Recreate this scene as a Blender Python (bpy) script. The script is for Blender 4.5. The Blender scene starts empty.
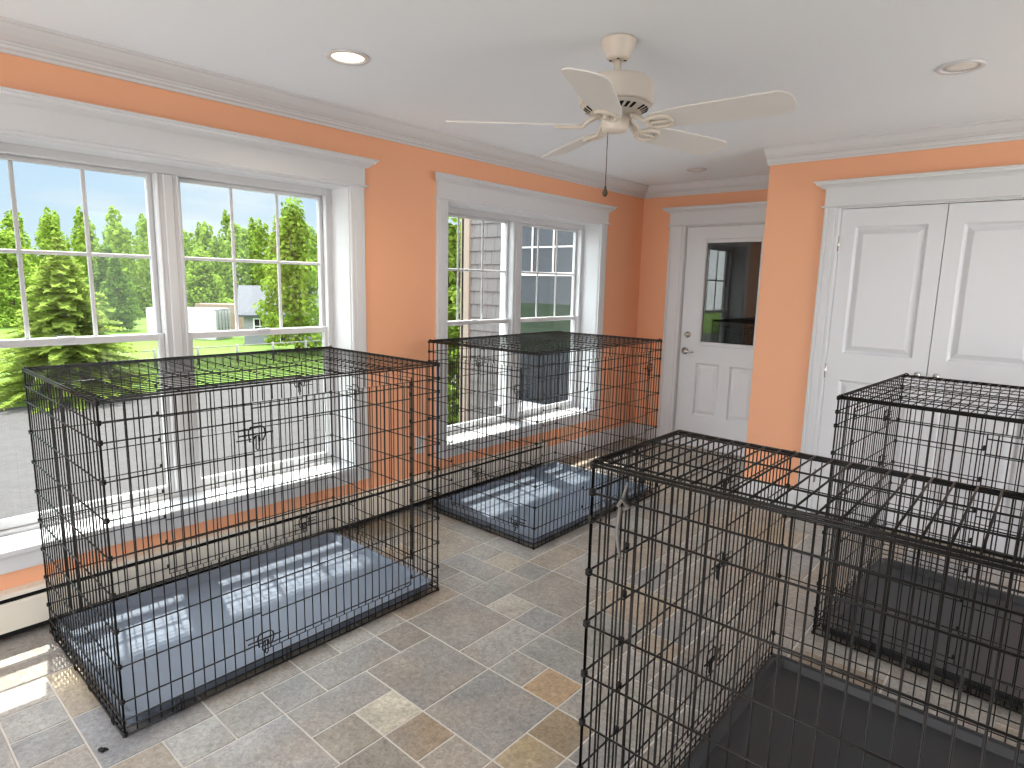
import bpy, math, random
from mathutils import Vector, Matrix
random.seed(7)
sc = bpy.context.scene
PI = math.pi

# ------------------------------------------------------------------ camera
CAM = Vector((3.110, 0.0, 1.4916))
F_PX = 622.65
YAW, PITCH, ROLL = -0.71987, -0.16160, 0.02278
def camera():
    f = Vector((math.sin(YAW), math.cos(YAW), 0)); r = Vector((math.cos(YAW), -math.sin(YAW), 0)); u = Vector((0, 0, 1))
    f2 = math.cos(PITCH)*f + math.sin(PITCH)*u
    u2 = -math.sin(PITCH)*f + math.cos(PITCH)*u
    r3 = math.cos(ROLL)*r + math.sin(ROLL)*u2
    u3 = -math.sin(ROLL)*r + math.cos(ROLL)*u2
    cd = bpy.data.cameras.new('camera'); co = bpy.data.objects.new('camera', cd); sc.collection.objects.link(co)
    m = Matrix((r3, u3, -f2)).transposed().to_4x4(); m.translation = CAM
    co.matrix_world = m
    cd.sensor_width = 36; cd.lens = F_PX/1024*36; cd.clip_start = 0.02; cd.clip_end = 600
    sc.camera = co
camera()

# ------------------------------------------------------------------ light
sc.view_settings.view_transform = 'Standard'; sc.view_settings.look = 'None'
sc.view_settings.gamma = 1; sc.view_settings.use_curve_mapping = False
sc.view_settings.exposure = 0.9
REAR_SKY_FILL = 3.0        # unseen rear sky, brightened to fill the room with light
HIGH_SKY_FILL = 5.0       # sky above the window view, brightened for more light indoors
SUN = 6.2
def world():
    w = bpy.data.worlds.new('sky'); sc.world = w; w.use_nodes = True
    n = w.node_tree.nodes; l = w.node_tree.links; n.clear()
    out = n.new('ShaderNodeOutputWorld'); bg = n.new('ShaderNodeBackground')
    tc = n.new('ShaderNodeTexCoord'); sep = n.new('ShaderNodeSeparateXYZ')
    l.new(tc.outputs['Generated'], sep.inputs[0])
    ramp = n.new('ShaderNodeValToRGB')
    e = ramp.color_ramp.elements
    e[0].position = 0.0; e[0].color = (0.42, 0.50, 0.56, 1)
    e[1].position = 0.75; e[1].color = (0.17, 0.30, 0.52, 1)
    a = e.new(0.22); a.color = (0.28, 0.41, 0.56, 1)
    l.new(sep.outputs['Z'], ramp.inputs[0])
    mp = n.new('ShaderNodeMapping'); mp.inputs['Scale'].default_value = (1.0, 1.0, 5.0)
    l.new(tc.outputs['Generated'], mp.inputs[0])
    nz = n.new('ShaderNodeTexNoise'); nz.inputs['Scale'].default_value = 3.2; nz.inputs['Detail'].default_value = 7
    l.new(mp.outputs[0], nz.inputs['Vector'])
    cr = n.new('ShaderNodeValToRGB'); cr.color_ramp.elements[0].position = 0.46; cr.color_ramp.elements[1].position = 0.70
    l.new(nz.outputs['Fac'], cr.inputs[0])
    mx = n.new('ShaderNodeMix'); mx.data_type = 'RGBA'
    l.new(cr.outputs[0], mx.inputs['Factor']); l.new(ramp.outputs[0], mx.inputs['A']); mx.inputs['B'].default_value = (0.52, 0.55, 0.57, 1)
    hi = n.new('ShaderNodeMapRange'); hi.interpolation_type = 'SMOOTHSTEP'
    hi.inputs[1].default_value = 0.24; hi.inputs[2].default_value = 0.62; hi.inputs[3].default_value = 0.0; hi.inputs[4].default_value = 1.0
    l.new(sep.outputs['Z'], hi.inputs[0])
    mx0 = n.new('ShaderNodeMix'); mx0.data_type = 'RGBA'
    l.new(hi.outputs[0], mx0.inputs['Factor']); l.new(mx.outputs['Result'], mx0.inputs['A']); mx0.inputs['B'].default_value = (HIGH_SKY_FILL*0.88, HIGH_SKY_FILL*0.95, HIGH_SKY_FILL, 1)
    mx = mx0
    # added fill: the unseen side of the sky, away from the windows, made brighter
    dot = n.new('ShaderNodeVectorMath'); dot.operation = 'DOT_PRODUCT'; dot.inputs[1].default_value = (0.6, -0.8, 0.05)
    l.new(tc.outputs['Generated'], dot.inputs[0])
    mr = n.new('ShaderNodeMapRange'); mr.inputs[1].default_value = 0.0; mr.inputs[2].default_value = 0.6
    mr.inputs[3].default_value = 0.0; mr.inputs[4].default_value = 1.0
    l.new(dot.outputs['Value'], mr.inputs[0])
    mx2 = n.new('ShaderNodeMix'); mx2.data_type = 'RGBA'
    l.new(mr.outputs[0], mx2.inputs['Factor']); l.new(mx.outputs['Result'], mx2.inputs['A'])
    mx2.inputs['B'].default_value = (REAR_SKY_FILL*0.96, REAR_SKY_FILL*0.98, REAR_SKY_FILL, 1)
    l.new(mx2.outputs['Result'], bg.inputs[0]); bg.inputs[1].default_value = 1.0
    l.new(bg.outputs[0], out.inputs[0])
world()
def sun():
    d = bpy.data.lights.new('sun', 'SUN'); d.energy = SUN; d.angle = 0.009; d.color = (1.0, 0.94, 0.84)
    o = bpy.data.objects.new('sun', d); sc.collection.objects.link(o)
    el = math.radians(67.2); h = Vector((-0.97, 0.24, 0)).normalized()
    to_sun = Vector((h.x*math.cos(el), h.y*math.cos(el), math.sin(el)))
    o.rotation_euler = to_sun.to_track_quat('Z', 'Y').to_euler(); o.location = (-8, 4, 20)
sun()

# ------------------------------------------------------------------ helpers
def srgb(r, g, b):
    f = lambda c: (c/255/12.92) if c <= 10 else ((c/255+0.055)/1.055)**2.4
    return (f(r), f(g), f(b), 1)
def mat(name, col, rough=0.5, metal=0.0, spec=0.5, noise=0.0, nscale=8.0, bump=0.0, bscale=40.0, bdist=0.002):
    m = bpy.data.materials.new(name); m.use_nodes = True
    n = m.node_tree.nodes; l = m.node_tree.links; b = n['Principled BSDF']
    b.inputs['Base Color'].default_value = col; b.inputs['Roughness'].default_value = rough
    b.inputs['Metallic'].default_value = metal; b.inputs['Specular IOR Level'].default_value = spec
    tc = n.new('ShaderNodeTexCoord')
    if noise:
        t = n.new('ShaderNodeTexNoise'); t.inputs['Scale'].default_value = nscale; t.inputs['Detail'].default_value = 5
        l.new(tc.outputs['Object'], t.inputs['Vector'])
        r = n.new('ShaderNodeMapRange'); r.inputs[3].default_value = 1-noise; r.inputs[4].default_value = 1+noise
        l.new(t.outputs['Fac'], r.inputs[0])
        v = n.new('ShaderNodeVectorMath'); v.operation = 'SCALE'; v.inputs[0].default_value = col[:3]
        l.new(r.outputs[0], v.inputs['Scale']); l.new(v.outputs[0], b.inputs['Base Color'])
    if bump:
        t2 = n.new('ShaderNodeTexNoise'); t2.inputs['Scale'].default_value = bscale; t2.inputs['Detail'].default_value = 4
        l.new(tc.outputs['Object'], t2.inputs['Vector'])
        bp = n.new('ShaderNodeBump'); bp.inputs['Strength'].default_value = bump; bp.inputs['Distance'].default_value = bdist
        l.new(t2.outputs['Fac'], bp.inputs['Height']); l.new(bp.outputs[0], b.inputs['Normal'])
    return m

class MB:
    def __init__(s): s.v = []; s.f = []; s.sm = []
    def add(s, vs, fs, smooth=False):
        o = len(s.v); s.v += [tuple(p) for p in vs]
        for f in fs: s.f.append([i+o for i in f]); s.sm.append(smooth)
        return s
    def box(s, x0, x1, y0, y1, z0, z1):
        p = [(x, y, z) for z in (z0, z1) for y in (y0, y1) for x in (x0, x1)]
        return s.add(p, [(0,2,3,1),(4,5,7,6),(0,1,5,4),(2,6,7,3),(0,4,6,2),(1,3,7,5)])
    def bbox(s, x0, x1, y0, y1, z0, z1, b=0.004):
        # box with chamfered edges
        b = min(b, (x1-x0)/3, (y1-y0)/3, (z1-z0)/3)
        cx, cy, cz = (x0+x1)/2, (y0+y1)/2, (z0+z1)/2
        hx, hy, hz = (x1-x0)/2, (y1-y0)/2, (z1-z0)/2
        idx = {}; vs = []
        for sx in (-1,1):
            for sy in (-1,1):
                for sz in (-1,1):
                    for ax in range(3):
                        h = [hx-b, hy-b, hz-b]; h[ax] += b
                        idx[(sx,sy,sz,ax)] = len(vs); vs.append((cx+sx*h[0], cy+sy*h[1], cz+sz*h[2]))
        fs = []
        g = lambda a,bb,c,ax: idx[(a,bb,c,ax)]
        for q in (-1,1):
            fs.append([g(q,-1,-1,0),g(q,1,-1,0),g(q,1,1,0),g(q,-1,1,0)])
            fs.append([g(-1,q,-1,1),g(1,q,-1,1),g(1,q,1,1),g(-1,q,1,1)])
            fs.append([g(-1,-1,q,2),g(1,-1,q,2),g(1,1,q,2),g(-1,1,q,2)])
        for a in (-1,1):
            for c in (-1,1):
                fs.append([g(a,c,-1,0),g(a,c,1,0),g(a,c,1,1),g(a,c,-1,1)])
                fs.append([g(a,-1,c,0),g(a,1,c,0),g(a,1,c,2),g(a,-1,c,2)])
                fs.append([g(-1,a,c,1),g(1,a,c,1),g(1,a,c,2),g(-1,a,c,2)])
        for a in (-1,1):
            for c in (-1,1):
                for d in (-1,1): fs.append([g(a,c,d,0),g(a,c,d,1),g(a,c,d,2)])
        return s.add(vs, fs)
    def tube(s, pts, r, n=6, closed=False, caps=True):
        pts = [Vector(p) for p in pts]; k = len(pts); vs = []; fs = []
        up = None
        for i, p in enumerate(pts):
            if closed: d = pts[(i+1) % k]-pts[i-1]
            else: d = pts[min(i+1, k-1)]-pts[max(i-1, 0)]
            d.normalize()
            if up is None:
                up = Vector((0,0,1)) if abs(d.z) < 0.9 else Vector((1,0,0))
            a = d.cross(up)
            if a.length < 1e-5: a = d.orthogonal()
            a.normalize(); b = a.cross(d); up = b
            rr = r[i] if isinstance(r, (list, tuple)) else r
            for j in range(n):
                t = 2*PI*j/n; vs.append(p+a*(rr*math.cos(t))+b*(rr*math.sin(t)))
        m = k if closed else k-1
        for i in range(m):
            for j in range(n):
                q = (i+1) % k
                fs.append((i*n+j, i*n+(j+1) % n, q*n+(j+1) % n, q*n+j))
        s.add(vs, fs, True)
        if caps and not closed:
            o = len(s.v)-len(vs)
            s.f.append([o+j for j in range(n)][::-1]); s.sm.append(False)
            s.f.append([o+(k-1)*n+j for j in range(n)]); s.sm.append(False)
        return s
    def wire(s, a, b, r):
        return s.tube([a, b], r, 5)
    def lathe(s, prof, cx, cy, n=32, smooth=True, M=None):
        vs = []; fs = []
        for (r, z) in prof:
            for j in range(n):
                t = 2*PI*j/n; p = Vector((r*math.cos(t), r*math.sin(t), z))
                p = (M @ p) if M else Vector((cx+p.x, cy+p.y, p.z))
                vs.append(p)
        for i in range(len(prof)-1):
            for j in range(n):
                fs.append((i*n+j, i*n+(j+1) % n, (i+1)*n+(j+1) % n, (i+1)*n+j))
        s.add(vs, fs, smooth)
        o = len(s.v)-len(vs)
        if prof[0][0] > 1e-5: s.f.append([o+j for j in range(n)][::-1]); s.sm.append(False)
        if prof[-1][0] > 1e-5: s.f.append([o+(len(prof)-1)*n+j for j in range(n)]); s.sm.append(False)
        return s
    def prism(s, prof, fn, t0, t1):
        # prof: list of (a,b); fn(a,b,t)->xyz
        k = len(prof)
        vs = [fn(a, b, t0) for a, b in prof]+[fn(a, b, t1) for a, b in prof]
        fs = [(i, (i+1) % k, k+(i+1) % k, k+i) for i in range(k)]+[list(range(k))[::-1], [k+i for i in range(k)]]
        return s.add(vs, fs)
    def prism_m(s, prof, fn, t0, t1, m0=0.0, m1=0.0):
        # like prism, ends mitred: t shifts with the profile's first coordinate
        k = len(prof)
        vs = [fn(a, b, t0+m0*a) for a, b in prof]+[fn(a, b, t1+m1*a) for a, b in prof]
        fs = [(i, (i+1) % k, k+(i+1) % k, k+i) for i in range(k)]+[list(range(k))[::-1], [k+i for i in range(k)]]
        return s.add(vs, fs)
    def rings(s, rs, fill=True):
        # rs: list of equal-length loops of points
        k = len(rs[0]); vs = [p for r in rs for p in r]; fs = []
        for i in range(len(rs)-1):
            for j in range(k): fs.append((i*k+j, i*k+(j+1) % k, (i+1)*k+(j+1) % k, (i+1)*k+j))
        if fill: fs.append([(len(rs)-1)*k+j for j in range(k)])
        return s.add(vs, fs)

def obj(name, mb, m, parent=None, fix=True):
    me = bpy.data.meshes.new(name); me.from_pydata(mb.v, [], mb.f); me.materials.append(m)
    me.polygons.foreach_set('use_smooth', mb.sm); me.update()
    if fix and len(mb.f) < 60000:
        import bmesh
        b = bmesh.new(); b.from_mesh(me); bmesh.ops.recalc_face_normals(b, faces=b.faces); b.to_mesh(me); b.free()
    o = bpy.data.objects.new(name, me); sc.collection.objects.link(o)
    if parent: o.parent = parent
    return o
def empty(name, loc=(0,0,0), rz=0.0, parent=None):
    o = bpy.data.objects.new(name, None); sc.collection.objects.link(o)
    o.location = loc; o.rotation_euler = (0,0,rz); o.empty_display_size = 0.1
    if parent: o.parent = parent
    return o
def tag(o, label=None, cat=None, group=None, kind=None):
    if label: o['label'] = label
    if cat: o['category'] = cat
    if group: o['group'] = group
    if kind: o['kind'] = kind
    return o
def dup(o, loc, rz=0.0, scale=1.0, parent=None):
    c = o.copy(); sc.collection.objects.link(c)
    if parent: c.parent = parent
    else:
        c.location = loc; c.rotation_euler = (0,0,rz); c.scale = scale if isinstance(scale, tuple) else (scale,)*3
    for ch in o.children: dup(ch, None, parent=c)
    return c

# ------------------------------------------------------------------ materials
M_WALL = mat('orange_paint', srgb(244,180,142), 0.55, spec=0.3, noise=0.02, nscale=3, bump=0.08, bscale=260, bdist=0.001)
M_CEIL = mat('ceiling_paint', srgb(236,243,250), 0.8, spec=0.2, noise=0.012, nscale=2, bump=0.05, bscale=200, bdist=0.001)
M_TRIM = mat('white_trim_paint', srgb(216,217,220), 0.32, spec=0.5, noise=0.01, nscale=5)
M_DOOR = mat('white_door_paint', srgb(219,220,224), 0.35, spec=0.5, noise=0.01, nscale=4, bump=0.03, bscale=120, bdist=0.001)
M_VINYL = mat('white_vinyl', srgb(206,206,208), 0.3, spec=0.5, noise=0.01)
M_WIRE = mat('black_wire_enamel', (0.008,0.0075,0.0075,1), 0.42, spec=0.35, noise=0.2, nscale=30)
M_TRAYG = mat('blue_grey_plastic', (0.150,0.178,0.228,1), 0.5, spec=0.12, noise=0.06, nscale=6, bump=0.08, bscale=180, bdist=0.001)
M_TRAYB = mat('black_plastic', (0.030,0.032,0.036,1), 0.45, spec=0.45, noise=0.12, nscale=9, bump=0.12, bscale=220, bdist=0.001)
M_HEAT = mat('heater_enamel', srgb(226,220,208), 0.35, spec=0.5, noise=0.02)
M_DARK = mat('dark_recess', (0.012,0.012,0.013,1), 0.7, spec=0.2, noise=0.1)
M_FAN = mat('cream_fan_enamel', srgb(222,214,203), 0.35, spec=0.5, noise=0.02)
M_BLADE = mat('off_white_blade', srgb(226,225,223), 0.4, spec=0.4, noise=0.03, nscale=12)
M_CHROME = mat('satin_nickel', (0.62,0.60,0.58,1), 0.25, metal=1.0, noise=0.03)
M_BRASS = mat('antique_pull', (0.10,0.075,0.05,1), 0.4, metal=0.6, noise=0.05)
M_TIE = mat('grey_plastic_tie', srgb(120,118,116), 0.5, noise=0.05)
M_CONC = mat('pale_concrete', srgb(176,172,168), 0.8, noise=0.06, nscale=3, bump=0.1)
M_BROWN = mat('brown_panelling', srgb(92,58,40), 0.5, noise=0.15, nscale=5)

def glass(name, tint=(0.97,0.99,0.98,1), gloss=1.0):
    m = bpy.data.materials.new(name); m.use_nodes = True
    n = m.node_tree.nodes; l = m.node_tree.links; n.clear()
    out = n.new('ShaderNodeOutputMaterial'); t = n.new('ShaderNodeBsdfTransparent'); g = n.new('ShaderNodeBsdfGlossy')
    t.inputs[0].default_value = tint; g.inputs['Roughness'].default_value = 0.0
    fr = n.new('ShaderNodeFresnel'); ge = n.new('ShaderNodeNewGeometry'); ior = n.new('ShaderNodeMapRange')
    ior.inputs[3].default_value = 1.5; ior.inputs[4].default_value = 1/1.5
    l.new(ge.outputs['Backfacing'], ior.inputs[0]); l.new(ior.outputs[0], fr.inputs[0])
    mu = n.new('ShaderNodeMath'); mu.operation = 'MULTIPLY'; mu.inputs[1].default_value = gloss; mu.use_clamp = True
    l.new(fr.outputs[0], mu.inputs[0])
    mx = n.new('ShaderNodeMixShader'); l.new(mu.outputs[0], mx.inputs[0]); l.new(t.outputs[0], mx.inputs[1]); l.new(g.outputs[0], mx.inputs[2])
    l.new(mx.outputs[0], out.inputs[0]); return m
M_GLASS = glass('window_glass', gloss=0.45)
M_GLASSD = glass('door_glass', (0.55,0.58,0.56,1), 2.2)
M_GLASSW = glass('shaded_house_glass', (0.66,0.70,0.74,1), 1.1)

def emis(name, col, s):
    m = bpy.data.materials.new(name); m.use_nodes = True
    b = m.node_tree.nodes['Principled BSDF']
    b.inputs['Base Color'].default_value = (0.8,0.8,0.8,1)
    b.inputs['Emission Color'].default_value = col; b.inputs['Emission Strength'].default_value = s
    return m
M_LIT = emis('warm_lit_lens', (1.0,0.80,0.52,1), 1.0)
M_LENS = mat('frosted_lens', srgb(236,234,230), 0.4, noise=0.01)

def tile_mat():
    m = bpy.data.materials.new('slate_look_tile'); m.use_nodes = True
    n = m.node_tree.nodes; l = m.node_tree.links; b = n['Principled BSDF']
    at = n.new('ShaderNodeAttribute'); at.attribute_name = 'tint'
    tc = n.new('ShaderNodeTexCoord')
    sp = n.new('ShaderNodeAttribute'); sp.attribute_name = 'shift'
    ad = n.new('ShaderNodeVectorMath'); ad.operation = 'ADD'
    l.new(tc.outputs['Object'], ad.inputs[0]); l.new(sp.outputs['Vector'], ad.inputs[1])
    n1 = n.new('ShaderNodeTexNoise'); n1.inputs['Scale'].default_value = 5; n1.inputs['Detail'].default_value = 9; n1.inputs['Roughness'].default_value = 0.68
    n2 = n.new('ShaderNodeTexNoise'); n2.inputs['Scale'].default_value = 62; n2.inputs['Detail'].default_value = 8; n2.inputs['Roughness'].default_value = 0.7; n2.inputs['Distortion'].default_value = 0.9
    l.new(ad.outputs[0], n1.inputs['Vector']); l.new(ad.outputs[0], n2.inputs['Vector'])
    r1 = n.new('ShaderNodeMapRange'); r1.inputs[1].default_value = 0.3; r1.inputs[2].default_value = 0.7; r1.inputs[3].default_value = 0.78; r1.inputs[4].default_value = 1.22
    r2 = n.new('ShaderNodeMapRange'); r2.inputs[1].default_value = 0.3; r2.inputs[2].default_value = 0.7; r2.inputs[3].default_value = 0.62; r2.inputs[4].default_value = 1.50
    l.new(n1.outputs['Fac'], r1.inputs[0]); l.new(n2.outputs['Fac'], r2.inputs[0])
    mu = n.new('ShaderNodeMath'); mu.operation = 'MULTIPLY'; l.new(r1.outputs[0], mu.inputs[0]); l.new(r2.outputs[0], mu.inputs[1])
    # rusty clouds that differ from tile to tile
    n3 = n.new('ShaderNodeTexNoise'); n3.inputs['Scale'].default_value = 2.6; n3.inputs['Detail'].default_value = 3
    l.new(ad.outputs[0], n3.inputs['Vector'])
    r3 = n.new('ShaderNodeMapRange'); r3.inputs[1].default_value = 0.45; r3.inputs[2].default_value = 0.65; r3.inputs[3].default_value = 0; r3.inputs[4].default_value = 0.85
    l.new(n3.outputs['Fac'], r3.inputs[0])
    mx = n.new('ShaderNodeMix'); mx.data_type = 'RGBA'; l.new(r3.outputs[0], mx.inputs['Factor'])
    l.new(at.outputs['Color'], mx.inputs['A']); mx.inputs['B'].default_value = srgb(142,134,125)
    v = n.new('ShaderNodeVectorMath'); v.operation = 'SCALE'; l.new(mx.outputs['Result'], v.inputs[0]); l.new(mu.outputs[0], v.inputs['Scale'])
    l.new(v.outputs[0], b.inputs['Base Color'])
    b.inputs['Roughness'].default_value = 0.42; b.inputs['Specular IOR Level'].default_value = 0.5
    bp = n.new('ShaderNodeBump'); bp.inputs['Strength'].default_value = 0.35; bp.inputs['Distance'].default_value = 0.004
    l.new(n2.outputs['Fac'], bp.inputs['Height']); l.new(bp.outputs[0], b.inputs['Normal'])
    return m
M_TILE = tile_mat()
M_GROUT = mat('pale_grout', srgb(204,201,196), 0.8, noise=0.05, nscale=20)

# ------------------------------------------------------------------ room dimensions
CEIL = 2.399; FAR = 5.38; CLO = 4.38; COX = 1.516; RX = 5.0; RY = -1.7
Z0, Z1 = 0.374, 2.013                        # window opening heights
W1 = (0.309, 2.118); W2 = (2.856, 4.665)     # window openings along y
D1 = (0.444, 1.342, 2.033)                   # far door opening x0,x1,top
D2 = (1.978, 3.106, 2.004)                   # closet opening
WT = 0.26                                    # outside wall thickness

def st(name, mb, m, parent=None):
    o = obj(name, mb, m, parent)
    if parent is None: o['kind'] = 'structure'
    return o
# floor: one tile per quad over a grout bed
def build_floor():
    U = 0.1675; GX, GY = 1.258, 0.96; g = 0.0025
    I0, I1 = -8, 23; J0, J1 = -16, 27
    used = {}; tiles = []
    grey = [srgb(138,136,134), srgb(146,143,139), srgb(131,131,131), srgb(150,147,142), srgb(142,138,132)]
    warm = [srgb(146,134,119), srgb(150,137,119), srgb(144,133,121), srgb(150,142,130)]
    pale = [srgb(186,181,168), srgb(172,168,160)]
    def put(i, j, w, h, c):
        for a in range(i, i+w):
            for b in range(j, j+h):
                if (a, b) in used or not (I0 <= a < I1 and J0 <= b < J1): return False
        for a in range(i, i+w):
            for b in range(j, j+h): used[(a, b)] = 1
        tiles.append((i, j, w, h, c)); return True
    G = grey
    known = [(0,2,2,2,srgb(128,126,123)), (2,2,2,2,srgb(134,134,134)), (1,1,1,1,srgb(188,183,168)), (2,1,1,1,srgb(152,132,108)),
             (0,0,1,2,srgb(139,140,143)), (1,0,1,1,srgb(143,136,126)), (2,-1,2,2,srgb(128,125,120)), (-1,1,1,2,srgb(140,140,140)),
             (-1,3,1,1,srgb(126,122,117)), (-1,4,2,2,srgb(137,134,130)), (1,4,1,2,srgb(152,150,146)), (2,4,1,1,srgb(138,137,134)),
             (3,4,1,1,srgb(158,136,110)), (2,6,2,2,srgb(137,138,136)), (2,5,2,1,srgb(140,139,137)), (4,3,1,1,srgb(150,134,110)), (4,2,1,1,srgb(166,148,116)),
             (-1,-1,1,1,srgb(146,144,142)), (-1,-2,1,1,srgb(148,146,142)), (0,-2,2,2,srgb(141,141,143)), (-4,-4,1,1,srgb(150,148,145)),
             (-3,-3,2,2,srgb(140,141,145)), (-5,-3,2,1,srgb(160,148,128)), (-1,6,1,2,srgb(140,137,133)), (0,6,1,1,srgb(170,166,158)), (0,7,2,2,srgb(136,132,126)),
             (-2,8,1,1,srgb(148,140,128)), (-3,7,2,1,srgb(140,139,138))]
    for k in known: put(*k)
    rnd = random.Random(11)
    for j in range(J0, J1):
        for i in range(I0, I1):
            if (i, j) in used: continue
            ch = [(2,2),(2,1),(1,2),(2,2),(1,1),(2,3),(1,1)]; rnd.shuffle(ch); ch.append((1,1))
            for w, h in ch:
                warmth = 0.18+0.035*max(0, j-6)
                c = rnd.choice(pale) if rnd.random() < 0.05 else rnd.choice(warm) if rnd.random() < warmth else rnd.choice(grey)
                if put(i, j, w, h, c): break
    mb = MB(); cols = []; sh = []
    for (i, j, w, h, c) in tiles:
        x0, x1 = GX+i*U+g, GX+(i+w)*U-g; y0, y1 = GY+j*U+g, GY+(j+h)*U-g
        x0, x1 = max(x0, -0.02), min(x1, RX); y0, y1 = max(y0, RY), min(y1, FAR+0.02)
        if x1-x0 < 0.01 or y1-y0 < 0.01: continue
        b = 0.002
        lo = [(x0,y0,-0.003),(x1,y0,-0.003),(x1,y1,-0.003),(x0,y1,-0.003)]
        hi = [(x0+b,y0+b,0),(x1-b,y0+b,0),(x1-b,y1-b,0),(x0+b,y1-b,0)]
        mb.rings([lo, hi]); f = 0.9+0.2*rnd.random(); s = (rnd.random()*40, rnd.random()*40, rnd.random()*40)
        cols += [(c[0]*f, c[1]*f, c[2]*f, 1)]*5; sh += [s]*5
    nt = len(mb.f)
    mb.box(-0.02, RX+0.1, RY-0.1, FAR+0.12, -0.2, -0.0022)
    cols += [(0.4,0.4,0.4,1)]*6; sh += [(0,0,0)]*6
    o = obj('floor', mb, M_TILE, fix=False); o['kind'] = 'structure'
    o.data.materials.append(M_GROUT)
    for p in o.data.polygons:
        if p.index >= nt: p.material_index = 1
    a = o.data.attributes.new('tint', 'FLOAT_COLOR', 'FACE')
    for k, c in enumerate(cols): a.data[k].color = c
    a = o.data.attributes.new('shift', 'FLOAT_VECTOR', 'FACE')
    for k, c in enumerate(sh): a.data[k].vector = c
build_floor()
st('ceiling', MB().box(-WT, RX+0.1, RY-0.1, FAR+0.12, CEIL, CEIL+0.12), M_CEIL)

m = MB()
m.box(-WT, 0, RY-0.1, FAR+0.12, -0.2, Z0-0.021); m.box(-WT, 0, RY-0.1, FAR+0.12, Z1, CEIL)
m.box(-WT, 0, RY-0.1, W1[0], Z0-0.021, Z1); m.box(-WT, 0, W1[1], W2[0], Z0-0.021, Z1); m.box(-WT, 0, W2[1], FAR+0.12, Z0-0.021, Z1)
st('wall_left', m, M_WALL)
m = MB()
m.box(0, D1[0], FAR, FAR+0.12, -0.0, CEIL); m.box(D1[1], COX+0.22, FAR, FAR+0.12, 0, CEIL); m.box(D1[0], D1[1], FAR, FAR+0.12, D1[2], CEIL)
st('wall_far', m, M_WALL)
st('wall_return', MB().box(COX, COX+0.11, CLO+0.11, FAR, 0, CEIL), M_WALL)
m = MB()
m.box(COX, D2[0], CLO, CLO+0.11, 0, CEIL); m.box(D2[1], RX+0.1, CLO, CLO+0.11, 0, CEIL); m.box(D2[0], D2[1], CLO, CLO+0.11, D2[2], CEIL)
st('wall_closet', m, M_WALL)
m = MB()   # unseen right-hand wall, with an opening added at its far end for daylight
m.box(RX, RX+0.1, RY, 2.3, 0, CEIL); m.box(RX, RX+0.1, 4.2, CLO, 0, CEIL); m.box(RX, RX+0.1, 2.3, 4.2, 2.2, CEIL)
st('wall_right', m, M_TRIM)
m = MB()   # the wall behind the camera, with a wide opening added to admit daylight
m.box(0, 0.3, RY-0.1, RY, 0, CEIL); m.box(3.4, RX, RY-0.1, RY, 0, CEIL); m.box(0.3, 3.4, RY-0.1, RY, 2.15, CEIL)
st('wall_rear', m, M_WALL)

# crown moulding: (out from wall, down from ceiling)
CROWN = [(0,0),(0.100,0),(0.100,0.010),(0.090,0.014),(0.084,0.026),(0.068,0.046),(0.048,0.060),(0.034,0.064),(0.034,0.070),(0.028,0.073),(0.026,0.084),(0.016,0.088),(0.012,0.099),(0,0.099)]
m = MB()
m.prism_m(CROWN, lambda a,b,t: (a, t, CEIL-b), RY, FAR, 0, -1)
st('trim_1', m, M_TRIM)
m = MB(); m.prism_m(CROWN, lambda a,b,t: (t, FAR-a, CEIL-b), 0, COX, 1, 0); st('trim_2', m, M_TRIM)
m = MB(); m.prism_m(CROWN, lambda a,b,t: (t, CLO-a, CEIL-b), COX-0.012, RX, 0, -1); st('trim_3', m, M_TRIM)
# baseboards
BASE = [(0,0),(0.016,0),(0.016,0.108),(0.012,0.116),(0.010,0.128),(0.005,0.135),(0,0.135)]
m = MB(); m.prism_m(BASE, lambda a,b,t: (a, t, b), 3.93, FAR, 0, -1); st('baseboard_left', m, M_TRIM)
m = MB(); m.prism_m(BASE, lambda a,b,t: (t, FAR-a, b), 0, D1[0]-0.153, 1, 0); st('baseboard_far', m, M_TRIM)
m = MB(); m.prism_m(BASE, lambda a,b,t: (COX-a, t, b), CLO, FAR, -1, -1); st('baseboard_return', m, M_TRIM)
m = MB(); m.prism_m(BASE, lambda a,b,t: (t, CLO-a, b), COX, D2[0]-0.092, -1, 0); m.prism(BASE, lambda a,b,t: (t, CLO-a, b), D2[1]+0.092, RX); st('baseboard_closet', m, M_TRIM)

# ------------------------------------------------------------------ casings: P(u, z, d) maps wall coordinates (along, up, out) to space
def casing_side(mb, P, u0, u1, z0, z1):
    w = u1-u0
    prof = [(0,0),(0,0.019),(0.006,0.022),(0.018,0.022),(0.021,0.017),(0.026,0.017),(0.029,0.021),(w-0.030,0.021),(w-0.027,0.016),(w-0.022,0.016),(w-0.019,0.018),(w-0.006,0.018),(w,0.014),(w,0)]
    mb.prism(prof, lambda a,b,t: P(u0+a, t, b), z0, z1)
def header(mb, P, u0, u1, z0, z1):
    # thin fillet, frieze board, moulded cap
    mb.prism([(0,0),(0.028,0),(0.033,0.006),(0.028,0.012),(0,0.012)], lambda a,b,t: P(t, z0+b, a), u0-0.018, u1+0.018)
    mb.prism([(0,0),(0.022,0),(0.022,z1-z0-0.05),(0,z1-z0-0.05)], lambda a,b,t: P(t, z0+0.010+b, a), u0, u1)
    h = z1-0.045
    mb.prism_m([(0,0),(0.024,0),(0.030,0.008),(0.042,0.018),(0.056,0.024),(0.058,0.034),(0.070,0.037),(0.070,0.045),(0,0.045)], lambda a,b,t: P(t, h+b, a), u0, u1, -0.95, 0.95)

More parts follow.
